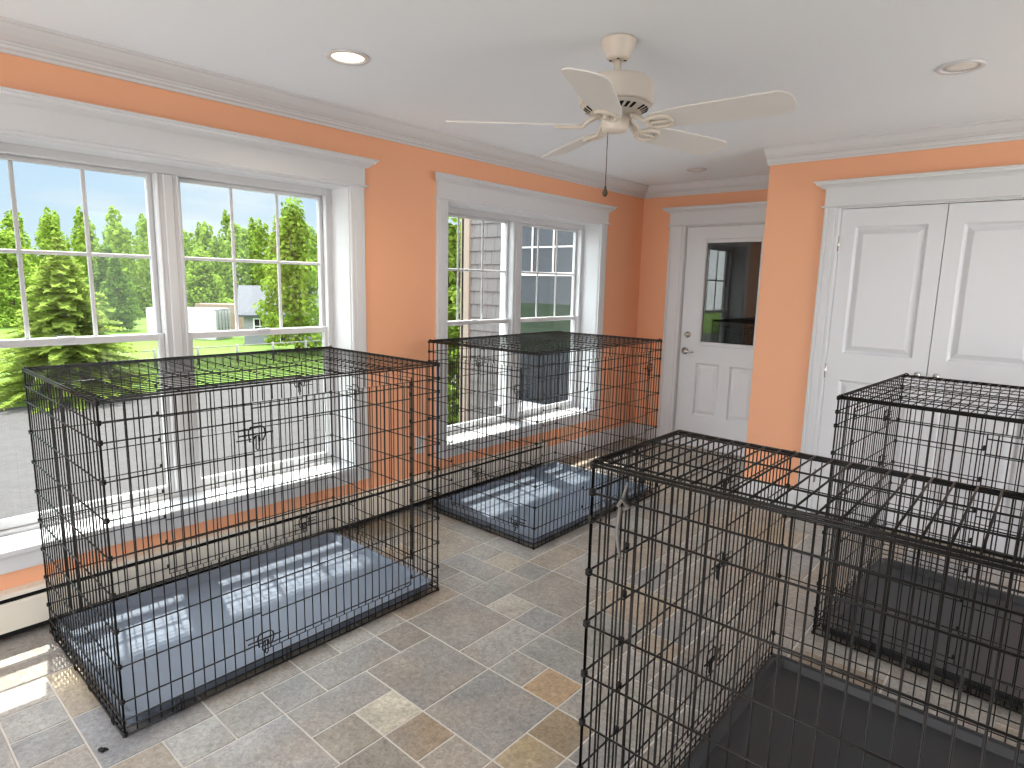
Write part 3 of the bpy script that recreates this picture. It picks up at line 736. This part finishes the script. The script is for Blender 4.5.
def crate(x, y, rz, sx, sy, H, label, tray, doors, dense='x', profile=None):
    """doors: dict side -> (offset0, offset1, z0, z1, latch_side(-1/1), (latch heights)). profile(v): height along y."""
    root = tag(empty('dog_crate', (x, y, 0), rz), label, 'dog crate', 'wire dog crates')
    sides = {'west': (lambda u,z,d: (-d, u, z), sy, 'side_panel'), 'east': (lambda u,z,d: (sx+d, u, z), sy, 'side_panel'),
             'south': (lambda u,z,d: (u, -d, z), sx, 'end_panel'), 'north': (lambda u,z,d: (u, sy+d, z), sx, 'end_panel')}
    tall = profile or (lambda v: H)
    for s, (P, L, nm) in sides.items():
        D = doors.get(s); h = D[:4] if D else None
        tf = tall if s in ('west','east') else (lambda u: H) if s == 'south' else (lambda u: tall(sy))
        hp = h
        mb = wire_panel(P, L, H, hp, tf)
        if s in ('west', 'east'):
            xx = 0 if s == 'west' else sx
            corner_knots(mb, xx, 0, H); corner_knots(mb, xx, sy, H, tall(sy))
        else:
            t = H if s == 'south' else tall(sy)
            if t < H-0.01: mb.wire(P(0,t,0.004), P(L,t,0.004), RF)
        o = obj(nm, mb, M_WIRE, root)
        # panel clips along the tray
        if D:
            u0, u1, z0, z1, ls, hs = D
            do = obj('door', door_panel(P, (u0,u1,z0,z1), H, ls, hs), M_WIRE, root)
            ue = u0 if ls < 0 else u1
            for hz in hs: obj('latch', latch_mesh(P, ue-ls*0.03 if False else ue, hz, ls), M_WIRE, do)
            uh = u1 if ls < 0 else u0
            for k in range(1, 9):
                z = H/9*k+0.01
                if z0 < z < z1:
                    mb = MB(); p = P(uh, z, 0.003); mb.lathe([(0.003,z-0.011),(0.0065,z-0.008),(0.0065,z+0.004),(0.003,z+0.008)], p[0], p[1], 8)
                    obj('hinge_loop', mb, M_WIRE, do)
    # top
    mb = MB(); zt = lambda v: tall(v)+0.006
    stops = [0.0, sy] if not profile else [0.0, profile.knee, sy]
    nx = round(sx/SP); ny = round(sy/SP)
    if dense == 'y':
        for i in range(nx+1):
            u = sx*i/nx; r = RF if i in (0, nx) else 0.0019 if not profile else 0.0023
            mb.tube([(u, v, zt(v)+0.003) for v in stops], r, 5)
        k = 0
        while k*H/9 < sy-0.03:
            v = k*H/9; mb.wire((0, v, zt(v)), (sx, v, zt(v)), RF if k == 0 else 0.0023); k += 1
        mb.wire((0, sy, zt(sy)), (sx, sy, zt(sy)), RF)
        mb.wire((0, 0.026, zt(0)), (sx, 0.026, zt(0)), RH)
        if profile: mb.wire((0, profile.knee, zt(profile.knee)), (sx, profile.knee, zt(profile.knee)), 0.0042)
    else:
        for i in range(ny+1):
            v = sy*i/ny; r = RF if i in (0, ny) else RV
            mb.wire((0, v, zt(v)), (sx, v, zt(v)), r)
        n = round(sx/(H/9))
        for k in range(n+1):
            u = sx*k/n; mb.wire((u, 0, zt(0)+0.003), (u, sy, zt(0)+0.003), RF if k in (0, n) else RH)
    for cx, cy in ((0,0),(sx,0),(0,sy),(sx,sy)):   # hooks that hold the top
        z = zt(cy); mb.tube([(cx,cy,z-0.03),(cx,cy,z+0.004),(cx+(0.012 if cx == 0 else -0.012),cy,z+0.010),(cx+(0.022 if cx == 0 else -0.022),cy,z+0.002)], 0.0036, 6)
    obj('top_panel', mb, M_WIRE, root)
    obj('tray', tray_mesh(sx, sy), tray, root)
    # little wire stops that keep the tray in
    for f in (0.12, 0.42, 0.62, 0.9):
        for (P, L) in ((sides['east'][0], sy), (sides['south'][0], sx)):
            u = f*L; mb = MB(); mb.tube([P(u-0.008,0.004,0.010), P(u-0.008,0.055,0.011), P(u+0.008,0.055,0.011), P(u+0.008,0.004,0.010)], 0.0024, 5)
            obj('tray_stop', mb, M_WIRE, root)
    return root
W_, L_, H_ = 0.8955, 1.359, 1.109
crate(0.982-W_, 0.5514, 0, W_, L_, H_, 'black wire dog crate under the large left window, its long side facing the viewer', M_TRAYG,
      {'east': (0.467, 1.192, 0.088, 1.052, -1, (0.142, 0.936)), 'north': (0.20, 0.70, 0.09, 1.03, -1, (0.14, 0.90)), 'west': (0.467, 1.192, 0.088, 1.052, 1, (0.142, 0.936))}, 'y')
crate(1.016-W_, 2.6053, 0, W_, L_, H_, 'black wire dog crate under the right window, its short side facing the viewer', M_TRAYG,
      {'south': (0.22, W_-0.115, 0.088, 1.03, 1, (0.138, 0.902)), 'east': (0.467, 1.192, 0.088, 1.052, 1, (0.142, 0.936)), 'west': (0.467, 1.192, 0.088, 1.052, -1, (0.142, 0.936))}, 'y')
class Prof:
    knee = 0.395
    def __call__(s, v):
        if v <= s.knee: return H_
        return H_-(v-s.knee)*0.2544
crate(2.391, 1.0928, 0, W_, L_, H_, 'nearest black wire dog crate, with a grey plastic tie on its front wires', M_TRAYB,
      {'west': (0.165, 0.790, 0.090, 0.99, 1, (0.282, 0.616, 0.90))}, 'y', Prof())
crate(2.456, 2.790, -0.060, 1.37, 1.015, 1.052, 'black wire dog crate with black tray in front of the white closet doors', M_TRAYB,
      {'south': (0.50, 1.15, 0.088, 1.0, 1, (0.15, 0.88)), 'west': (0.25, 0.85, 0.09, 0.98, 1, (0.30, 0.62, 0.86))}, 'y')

# zip tie on the nearest crate
mb = MB(); x, y, z = 2.391+0.085, 1.0928-0.012, 1.045
mb.tube([(x-0.012,y,z-0.006),(x,y-0.006,z+0.012),(x+0.012,y,z-0.004),(x,y+0.004,z-0.012)], 0.005, 6, closed=True)
mb.tube([(x,y-0.003,z+0.012),(x+0.010,y-0.006,z+0.050)], [0.004,0.002], 6)
mb.tube([(x-0.004,y-0.005,z-0.006),(x-0.008,y-0.007,z-0.06),(x-0.003,y-0.008,z-0.09),(x+0.004,y-0.008,z-0.115)], [0.0045,0.004,0.0035,0.003], 6)
tag(obj('zip_tie', mb, M_TIE), 'grey plastic tie knotted round a wire of the nearest crate, tail hanging', 'zip tie')
# black crumb of plastic on the floor
mb = MB(); mb.bbox(-0.012, 0.012, -0.007, 0.007, 0.0002, 0.010, 0.003); mb.bbox(-0.004, 0.016, 0.005, 0.012, 0.0002, 0.006, 0.002)
o = tag(obj('plastic_clip', mb, M_DARK), 'small black plastic clip lying on the floor before the left crate', 'clip'); o.location = (1.0, 0.48, 0); o.rotation_euler = (0,0,0.4)

# ------------------------------------------------------------------ outside
M_DECK = mat('pale_bounce_deck', srgb(188,182,172), 0.8, noise=0.1, nscale=4, bump=0.1)
m = MB()  # unseen deck, added to bounce sunlight up through the wall openings
m.box(RX+0.1, 12, RY-0.11, 7.0, -0.07, -0.03)
for i in range(38): m.bbox(-3.0, 12.0, RY-0.11-0.14*(i+1)+0.005, RY-0.11-0.14*i, -0.07, -0.03, 0.004)
st('added_bounce_deck', m, M_DECK)
GZ = -3.9
M_GRAVEL = mat('pale_gravel', srgb(64,61,61), 0.9, spec=0.2, noise=0.22, nscale=2.5, bump=0.6, bscale=5, bdist=0.08)
M_LAWN = mat('lawn_grass', (0.085,0.140,0.026,1), 0.9, spec=0.1, noise=0.25, nscale=0.6, bump=0.4, bscale=6, bdist=0.1)
M_BARK = mat('grey_bark', srgb(96,84,72), 0.9, spec=0.1, noise=0.25, nscale=6)
def leaf_mat(name, col, var):
    m = bpy.data.materials.new(name); m.use_nodes = True
    n = m.node_tree.nodes; l = m.node_tree.links; n.clear()
    out = n.new('ShaderNodeOutputMaterial'); d = n.new('ShaderNodeBsdfDiffuse'); t = n.new('ShaderNodeBsdfTranslucent'); mx = n.new('ShaderNodeMixShader')
    mx.inputs[0].default_value = 0.45
    oi = n.new('ShaderNodeObjectInfo'); at = n.new('ShaderNodeAttribute'); at.attribute_name = 'lv'
    ad = n.new('ShaderNodeMath'); ad.operation = 'ADD'; l.new(at.outputs['Fac'], ad.inputs[0])
    mu = n.new('ShaderNodeMath'); mu.operation = 'MULTIPLY'; mu.inputs[1].default_value = 0.5; l.new(oi.outputs['Random'], mu.inputs[0]); l.new(mu.outputs[0], ad.inputs[1])
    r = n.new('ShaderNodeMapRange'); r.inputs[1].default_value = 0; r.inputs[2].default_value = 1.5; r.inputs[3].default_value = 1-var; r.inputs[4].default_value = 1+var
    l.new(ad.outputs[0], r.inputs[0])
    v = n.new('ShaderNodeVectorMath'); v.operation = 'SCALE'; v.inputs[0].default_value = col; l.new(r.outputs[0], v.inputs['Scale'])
    l.new(v.outputs[0], d.inputs[0]); l.new(v.outputs[0], t.inputs[0])
    l.new(d.outputs[0], mx.inputs[1]); l.new(t.outputs[0], mx.inputs[2]); l.new(mx.outputs[0], out.inputs[0])
    return m
M_LEAF = leaf_mat('bright_leaf', (0.195,0.285,0.042), 0.5)
M_LEAF2 = leaf_mat('mid_leaf', (0.105,0.175,0.032), 0.5)
M_SPRUCE = leaf_mat('spruce_needle', (0.215,0.280,0.058), 0.55)

st('ground', MB().box(-28, 40, -60, 80, GZ-0.5, GZ), M_GRAVEL)
st('lawn', MB().box(-220, -28, -120, 200, GZ-0.5, GZ+0.02), M_LAWN)

def leaf_cloud(rnd, blobs, per, size):
    mb = MB(); vals = []
    for (cx, cy, cz, rx, ry, rz_) in blobs:
        for _ in range(per):
            while True:
                p = Vector((rnd.uniform(-1,1), rnd.uniform(-1,1), rnd.uniform(-1,1)))
                if 0.25 < p.length < 1: break
            p = p.normalized()*(p.length**0.5)
            c = Vector((cx+p.x*rx, cy+p.y*ry, cz+p.z*rz_))
            nrm = (p+Vector((rnd.uniform(-1,1), rnd.uniform(-1,1), rnd.uniform(-0.4,1.2)))*0.9).normalized()
            a = nrm.orthogonal().normalized(); a = Matrix.Rotation(rnd.uniform(0,6.28), 3, nrm) @ a; b = nrm.cross(a)
            s = size*rnd.uniform(0.6,1.3)
            mb.add([c-a*s, c-b*s*0.55, c+a*s, c+b*s*0.55], [(0,1,2,3)]); vals.append(rnd.random())
    return mb, vals
def set_vals(o, vals):
    at = o.data.attributes.new('lv', 'FLOAT', 'FACE'); at.data.foreach_set('value', vals)
def broadleaf(seed, h, w, m, per=260, nb=14, size=0.30, base=0.02):
    rnd = random.Random(seed); root = empty('leafy_tree')
    blobs = []
    for k in range(nb):
        t = k/(nb-1); zc = h*(base+0.06+(0.84-base)*t); rr = w*(0.55+0.45*math.sin(PI*min(1, 0.25+t*0.75)))*(1-0.6*t**2)
        a = k*2.4+rnd.uniform(-0.5, 0.5); q = rr*rnd.uniform(0.25,0.8); b = rnd.uniform(0.28,0.5)
        blobs.append((q*math.cos(a), q*math.sin(a), zc+rnd.uniform(-0.03,0.03)*h, rr*b, rr*b, h*rnd.uniform(0.05,0.10)))
    blobs.append((0,0,h*0.90,w*0.30,w*0.30,h*0.10))
    mb, v = leaf_cloud(rnd, blobs, per, size); o = obj('crown', mb, m, root, fix=False); set_vals(o, v)
    mb = MB(); mb.tube([(0,0,0),(0.05*w,0,h*0.3),(0,0.05*w,h*0.6),(0,0,h*0.92)], [h*0.022,h*0.018,h*0.011,h*0.003], 8)
    for k in range(7):
        a = rnd.uniform(0,6.28); z0 = h*rnd.uniform(0.2,0.6); q = w*0.6
        mb.tube([(0,0,z0),(q*0.5*math.cos(a),q*0.5*math.sin(a),z0+h*0.07),(q*math.cos(a),q*math.sin(a),z0+h*0.16)], [h*0.008,h*0.005,h*0.002], 6)
    obj('trunk', mb, M_BARK, root)
    return root
def spruce(seed, h, w, m):
    rnd = random.Random(seed); root = empty('spruce_tree'); mb = MB(); vals = []; br = MB()
    br.tube([(0,0,0),(0,0,h*0.97)], [h*0.02,h*0.003], 8)
    tiers = 26
    for k in range(tiers):
        t = k/(tiers-1); z0 = h*(0.06+0.91*t); R = w*(1-t)**0.85+0.08
        nb = int(8+8*(1-t))
        for j in range(nb):
            a = 2*PI*j/nb+rnd.uniform(-0.25,0.25); rr = R*rnd.uniform(0.75,1.1); d = Vector((math.cos(a), math.sin(a), 0)); s_ = Vector((-math.sin(a), math.cos(a), 0))
            tip = d*rr+Vector((0,0,z0-0.12*rr+rnd.uniform(-0.1,0.1))); b0 = Vector((0,0,z0+0.06*rr))
            br.tube([b0, tip], [0.03*(1-t)+0.01, 0.006], 4)
            n = max(4, int(rr*13))
            for q in range(n):
                f = 0.15+0.85*(q+0.5)/n; c = b0.lerp(tip, f); ln = (0.16+0.42*(1-f))*min(1.0, 0.4+rr*0.35)
                for sg in (-1, 1):
                    e = c+(s_*sg*0.8+d*0.6).normalized()*ln+Vector((0,0,rnd.uniform(-0.08,0.14)))
                    wd = Vector((0,0,1))*0.05+d*0.07
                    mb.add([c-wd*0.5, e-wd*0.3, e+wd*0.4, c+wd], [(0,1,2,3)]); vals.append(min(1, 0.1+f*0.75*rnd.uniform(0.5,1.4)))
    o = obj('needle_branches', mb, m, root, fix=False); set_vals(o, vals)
    obj('trunk', br, M_BARK, root)
    return root
def at_az(az, d, z=GZ):
    a = math.radians(az); return (CAM.x-d*math.sin(a), CAM.y+d*math.cos(a), z)
P1_ = broadleaf(1, 12, 3.3, M_LEAF, 150, 46, 0.22)
P2_ = broadleaf(2, 12, 3.0, M_LEAF2, 150, 46, 0.22)
P3_ = broadleaf(3, 12, 3.7, M_LEAF, 150, 52, 0.24)
protos = [P1_, P3_, P2_]
used = set()
rnd = random.Random(5)
def plant(proto, az, d, h, label, group=None, cat='tree', wide=1.0):
    s = h/12
    if proto.name not in used and not proto.get('label'):
        o = proto; o.location = at_az(az, d); o.rotation_euler = (0,0,rnd.uniform(0,6)); o.scale = (s*wide, s*wide, s)
    else:
        o = dup(proto, at_az(az, d), rnd.uniform(0,6), (s*wide, s*wide, s))
    used.add(proto.name)
    return tag(o, label, cat, group)
# woodland edge: front and back rows
k = 0
az = 43.0
while az < 97:
    h = 8.6+0.9*math.sin(az*0.5)+rnd.uniform(-0.9,0.9)
    plant(protos[k % 3], az, 80+rnd.uniform(-0.8,0.8), h, 'leafy green tree at the front of the woodland beyond the lawn', 'woodland trees', wide=1.3)
    az += 5.9+rnd.uniform(0,0.5); k += 1
def woodland():
    rn = random.Random(21); mb = MB(); vals = []; tr = MB()
    for d0, hh in ((94, 11.2), (99, 12.2), (105, 13.2)):
        az = 40.0
        while az < 98:
            x, y, _ = at_az(az, d0+rn.uniform(-2,2)); h = hh+0.8*math.sin(az*0.45+d0)+rn.uniform(-1.1,1.1)
            w = rn.uniform(2.4,3.6); blobs = []
            for q in range(26):
                t = q/25; rr = w*(0.6+0.4*math.sin(PI*(0.25+0.75*t)))*(1-0.65*t*t); a = q*2.4
                blobs.append((x+0.6*rr*math.cos(a), y+0.6*rr*math.sin(a), GZ+h*(0.0+0.96*t), rr*0.55, rr*0.55, h*0.085))
            m2, v2 = leaf_cloud(rn, blobs, 62, 0.30); mb.add(m2.v, m2.f); vals += [0.55*v for v in v2] if rn.random() < 0.35 else v2
            az += math.degrees(3.6/d0)
    o = obj('distant_woodland', mb, M_LEAF, fix=False); set_vals(o, vals)
    tag(o, 'dense green woodland behind the front trees, along the skyline', 'woodland', kind='stuff')
woodland()
plant(P1_, 60.4, 49.0, 11.2, 'tall slender tree with a visible trunk in front of the grey house', wide=0.9)
plant(P3_, 47.4, 22, 7.8, 'bright green tree close to the shingled corner, through the right window', wide=1.0)
plant(P2_, 73.5, 70, 7.2, 'darker tree left of the white container, at the lawn edge', wide=1.1)
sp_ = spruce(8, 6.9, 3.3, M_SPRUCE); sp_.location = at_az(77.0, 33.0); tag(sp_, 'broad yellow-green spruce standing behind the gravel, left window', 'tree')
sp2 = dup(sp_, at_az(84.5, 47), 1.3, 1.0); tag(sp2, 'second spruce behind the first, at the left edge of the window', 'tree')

# shipping containers
def container(name, az, d, rz, length, m, label, rods):
    r = tag(empty(name, at_az(az, d), rz), label, 'container')
    L, W, H = length, 2.44, 2.6
    mb = MB(); n = int(L/0.28)
    for s in (-1, 1):   # corrugated sides
        prev = None
        pts = []
        for i in range(n+1):
            x = -L/2+L*i/n; dd = 0.035*(1 if i % 2 else 0); pts += [(x, dd)]
        for i in range(n):
            (x0, a0), (x1, a1) = pts[i], pts[i+1]
            mb.add([(x0, s*(W/2-a0), 0.15), (x1, s*(W/2-a1), 0.15), (x1, s*(W/2-a1), H-0.1), (x0, s*(W/2-a0), H-0.1)], [(0,1,2,3)])
    mb.box(-L/2, L/2, -W/2+0.04, W/2-0.04, 0.12, 0.2); mb.box(-L/2, L/2, -W/2+0.03, W/2-0.03, H-0.12, H-0.03); mb.box(-L/2+0.02, -L/2+0.06, -W/2, W/2, 0.15, H-0.1)
    obj('body', mb, m, r)
    mb = MB()
    for x in (-L/2, L/2-0.14):
        for y in (-W/2, W/2-0.14): mb.box(x, x+0.14, y, y+0.14, 0, H)
    for y in (-W/2, W/2-0.1): mb.box(-L/2, L/2, y, y+0.1, H-0.14, H); mb.box(-L/2, L/2, y, y+0.1, 0.02, 0.17)
    for x in (-L/2, L/2-0.1): mb.box(x, x+0.1, -W/2, W/2, H-0.14, H); mb.box(x, x+0.1, -W/2, W/2, 0.02, 0.17)
    obj('corner_frame', mb, m, r)
    for s in (-1, 1):
        mb = MB(); y0, y1 = (s*0.02, s*(W/2-0.12)); mb.box(L/2-0.07, L/2-0.02, min(y0,y1), max(y0,y1), 0.18, H-0.15); dd = obj('door', mb, m, r)
        for q in (0.28, 0.78):
            mb = MB(); mb.tube([(L/2+0.01, s*q, 0.2), (L/2+0.01, s*q, H-0.16)], 0.03, 6); mb.box(L/2, L/2+0.05, s*q-0.07, s*q+0.07, 0.9, 1.0); obj('locking_rod', mb, rods, dd)
    return r
M_CWHITE = mat('container_white', srgb(176,178,178), 0.5, noise=0.05, nscale=1)
M_CTAN = mat('container_tan', srgb(126,106,92), 0.5, noise=0.06, nscale=1)
M_ROD = mat('rod_grey', srgb(120,112,100), 0.6, noise=0.1)
container('shipping_container', 68.7, 61, math.radians(38), 6.1, M_CWHITE, 'white shipping container on the lawn before the trees', M_ROD)
container('shipping_container', 65.6, 70, math.radians(50), 6.1, M_CTAN, 'tan shipping container behind the white one', M_ROD)

# grey house across the lawn
def house():
    r = tag(empty('grey_house', at_az(60.4, 57.5), math.radians(62)), 'small grey gabled house across the lawn behind the slender tree', 'house')
    ms = mat('grey_siding', srgb(118,121,126), 0.7, noise=0.05, nscale=2); mr = mat('grey_shingle_roof', srgb(68,70,76), 0.85, noise=0.12, nscale=3)
    L, W, H, R = 8.2, 6.4, 2.5, 2.0
    mb = MB()
    mb.add([(-L/2,-W/2,0),(L/2,-W/2,0),(L/2,W/2,0),(-L/2,W/2,0),(-L/2,-W/2,H),(L/2,-W/2,H),(L/2,W/2,H),(-L/2,W/2,H),(-L/2,0,H+R),(L/2,0,H+R)],
           [(0,1,5,4),(1,2,6,9,5),(2,3,7,6),(3,0,4,8,7)])
    obj('walls', mb, ms, r)
    o = 0.45; sl = R/(W/2)
    mb = MB()
    for s in (-1, 1):
        e = s*(W/2+o); ze = H-o*sl
        mb.add([(-L/2-o,e,ze),(L/2+o,e,ze),(L/2+o,0,H+R),(-L/2-o,0,H+R),(-L/2-o,e,ze+0.15),(L/2+o,e,ze+0.15),(L/2+o,0,H+R+0.15),(-L/2-o,0,H+R+0.15)],
               [(0,1,2,3),(4,5,6,7),(0,1,5,4),(1,2,6,5),(2,3,7,6),(3,0,4,7)])
    obj('roof', mb, mr, r)
    for xx, z0, z1, hw in ((-2.9,0.9,2.0,0.4),(-1.4,0.05,2.05,0.48),(0.6,0.9,2.0,0.55),(2.6,0.9,2.0,0.55)):
        mb = MB(); y = -W/2-0.03
        mb.box(xx-hw-0.1, xx-hw, y-0.03, y+0.05, z0-0.1, z1+0.1); mb.box(xx+hw, xx+hw+0.1, y-0.03, y+0.05, z0-0.1, z1+0.1); mb.box(xx-hw, xx+hw, y-0.03, y+0.05, z1, z1+0.1); mb.box(xx-hw, xx+hw, y-0.03, y+0.05, z0-0.1, z0); mb.box(xx-0.03, xx+0.03, y-0.02, y+0.05, z0, z1); mb.box(xx-hw, xx+hw, y-0.02, y+0.05, (z0+z1)/2-0.03, (z0+z1)/2+0.03)
        w = obj('window', mb, M_TRIM, r)
        mb = MB(); mb.box(xx-hw, xx+hw, y+0.01, y+0.03, z0, z1); obj('pane', mb, M_DARK, w)
house()
# field fence
def fence():
    r = tag(empty('wire_fence', at_az(74, 40.6)), 'low field fence of posts and wires across the lawn', 'fence')
    inv = Matrix.Translation(-r.location)
    mp = mat('weathered_post', srgb(110,108,104), 0.9, noise=0.1); x = r.location.x
    y = -6.0; i = 0
    while y < 34:
        mb = MB(); mb.tube([(x,y,GZ),(x,y,GZ+1.15)], [0.09,0.08], 8); o = obj('post', mb, mp, r); o.matrix_parent_inverse = inv
        y += 2.4
    for h in (0.45, 1.05):
        mb = MB(); mb.tube([(x,-6,GZ+h),(x,34,GZ+h)], 0.035, 5); o = obj('rail_wire', mb, mp, r); o.matrix_parent_inverse = inv
fence()

# the shingled wing of this house, seen through the right window
def wing():
    Y = 5.49; X0, X1 = -2.558, -WT
    r = tag(empty('shingled_wing', (X0, Y, 0)), 'grey shingled wing of the house with white-trimmed window, outside the right window', 'house')
    inv = Matrix.Translation((-X0, -Y, 0))
    def part(n, mb, m, p=None):
        o = obj(n, mb, m, p or r)
        if p is None: o.matrix_parent_inverse = inv
        return o
    ms = mat('grey_cedar_shingle', srgb(108,106,106), 0.85, spec=0.2, noise=0.16, nscale=7, bump=0.3, bscale=30, bdist=0.004)
    mt = mat('beige_corner_board', srgb(140,128,117), 0.6, noise=0.03)
    wx0, wx1, wz0, wz1 = -1.897, -0.63, 0.06, 2.28
    mb = MB(); e = 0.16; rn = random.Random(3)
    z = GZ
    mb.box(X0+0.06, X1, Y+0.03, Y+0.2, GZ, 3.2)
    while z < 3.2:
        x = X0+0.1-rn.uniform(0,0.1)
        while x < X1:
            w = rn.uniform(0.09,0.17); a, b = max(x, X0+0.1), min(x+w-0.004, X1)
            if b-a > 0.01 and not (b > wx0 and a < wx1 and z+e > wz0 and z < wz1) or (b-a > 0.01 and (b <= wx0+0.06 or a >= wx1-0.06)):
                mb.prism([(0.0,0),(0.026,0),(0.010,e+0.01),(0.0,e+0.01)], lambda p,q,t,zz=z: (t, Y+0.03-p, zz+q), a, b)
            x += w
        z += e
    part('shingle_siding', mb, ms)
    mb = MB(); mb.box(X0, X0+0.125, Y-0.02, Y+0.03, GZ, 3.2); mb.box(X0-0.02, X0+0.03, Y-0.02, Y+4.0, GZ, 3.2); part('corner_board', mb, mt)
    mb = MB(); mb.box(X0+0.02, X0+0.06, Y, Y+4, GZ, 3.2); part('return_wall', mb, ms)
    mb = MB(); t = 0.09
    mb.box(wx0, wx0+t, Y-0.03, Y+0.06, wz0, wz1); mb.box(wx1-t, wx1, Y-0.03, Y+0.06, wz0, wz1); mb.box(wx0, wx1, Y-0.03, Y+0.06, wz1-t, wz1+0.03); mb.box(wx0-0.03, wx1+0.03, Y-0.05, Y+0.06, wz0-0.05, wz0)
    w = part('window', mb, M_VINYL)
    a, b = wx0+t, wx1-t; zm = 1.592
    mb = MB()
    mb.box(a, a+0.055, Y-0.012, Y+0.04, wz0, wz1-t); mb.box(b-0.13, b-0.10, Y-0.014, Y+0.04, wz0, wz1-t); mb.box(b-0.055, b, Y-0.012, Y+0.04, wz0, wz1-t); mb.box(b-0.13, b, Y+0.0, Y+0.04, wz0, wz1-t)
    mb.box(a, b, Y-0.012, Y+0.04, zm-0.02, zm+0.02); mb.box(a, b, Y-0.012, Y+0.04, wz1-t-0.05, wz1-t); mb.box(a, b, Y-0.012, Y+0.04, wz0, wz0+0.06)
    part('sash', mb, M_VINYL, w)
    g0, g1 = a+0.055, b-0.13
    mb = MB()
    for k in (1, 2):
        x = g0+(g1-g0)*k/3; mb.box(x-0.008, x+0.008, Y+0.0, Y+0.014, zm, wz1-t)
    mb.box(g0, g1, Y, Y+0.014, 1.886-0.008, 1.886+0.008); part('muntin', mb, M_VINYL, w)
    mb = MB(); mb.box(g0, g1, Y+0.014, Y+0.018, wz0, wz1-t); part('pane', mb, M_GLASSW, w)
    mb = MB(); mb.box(g0-0.05, g1+0.2, Y+0.10, Y+0.13, wz0-0.1, wz1); part('blind', mb, mat('grey_blind', srgb(186,188,188), 0.8, noise=0.05), w)
wing()
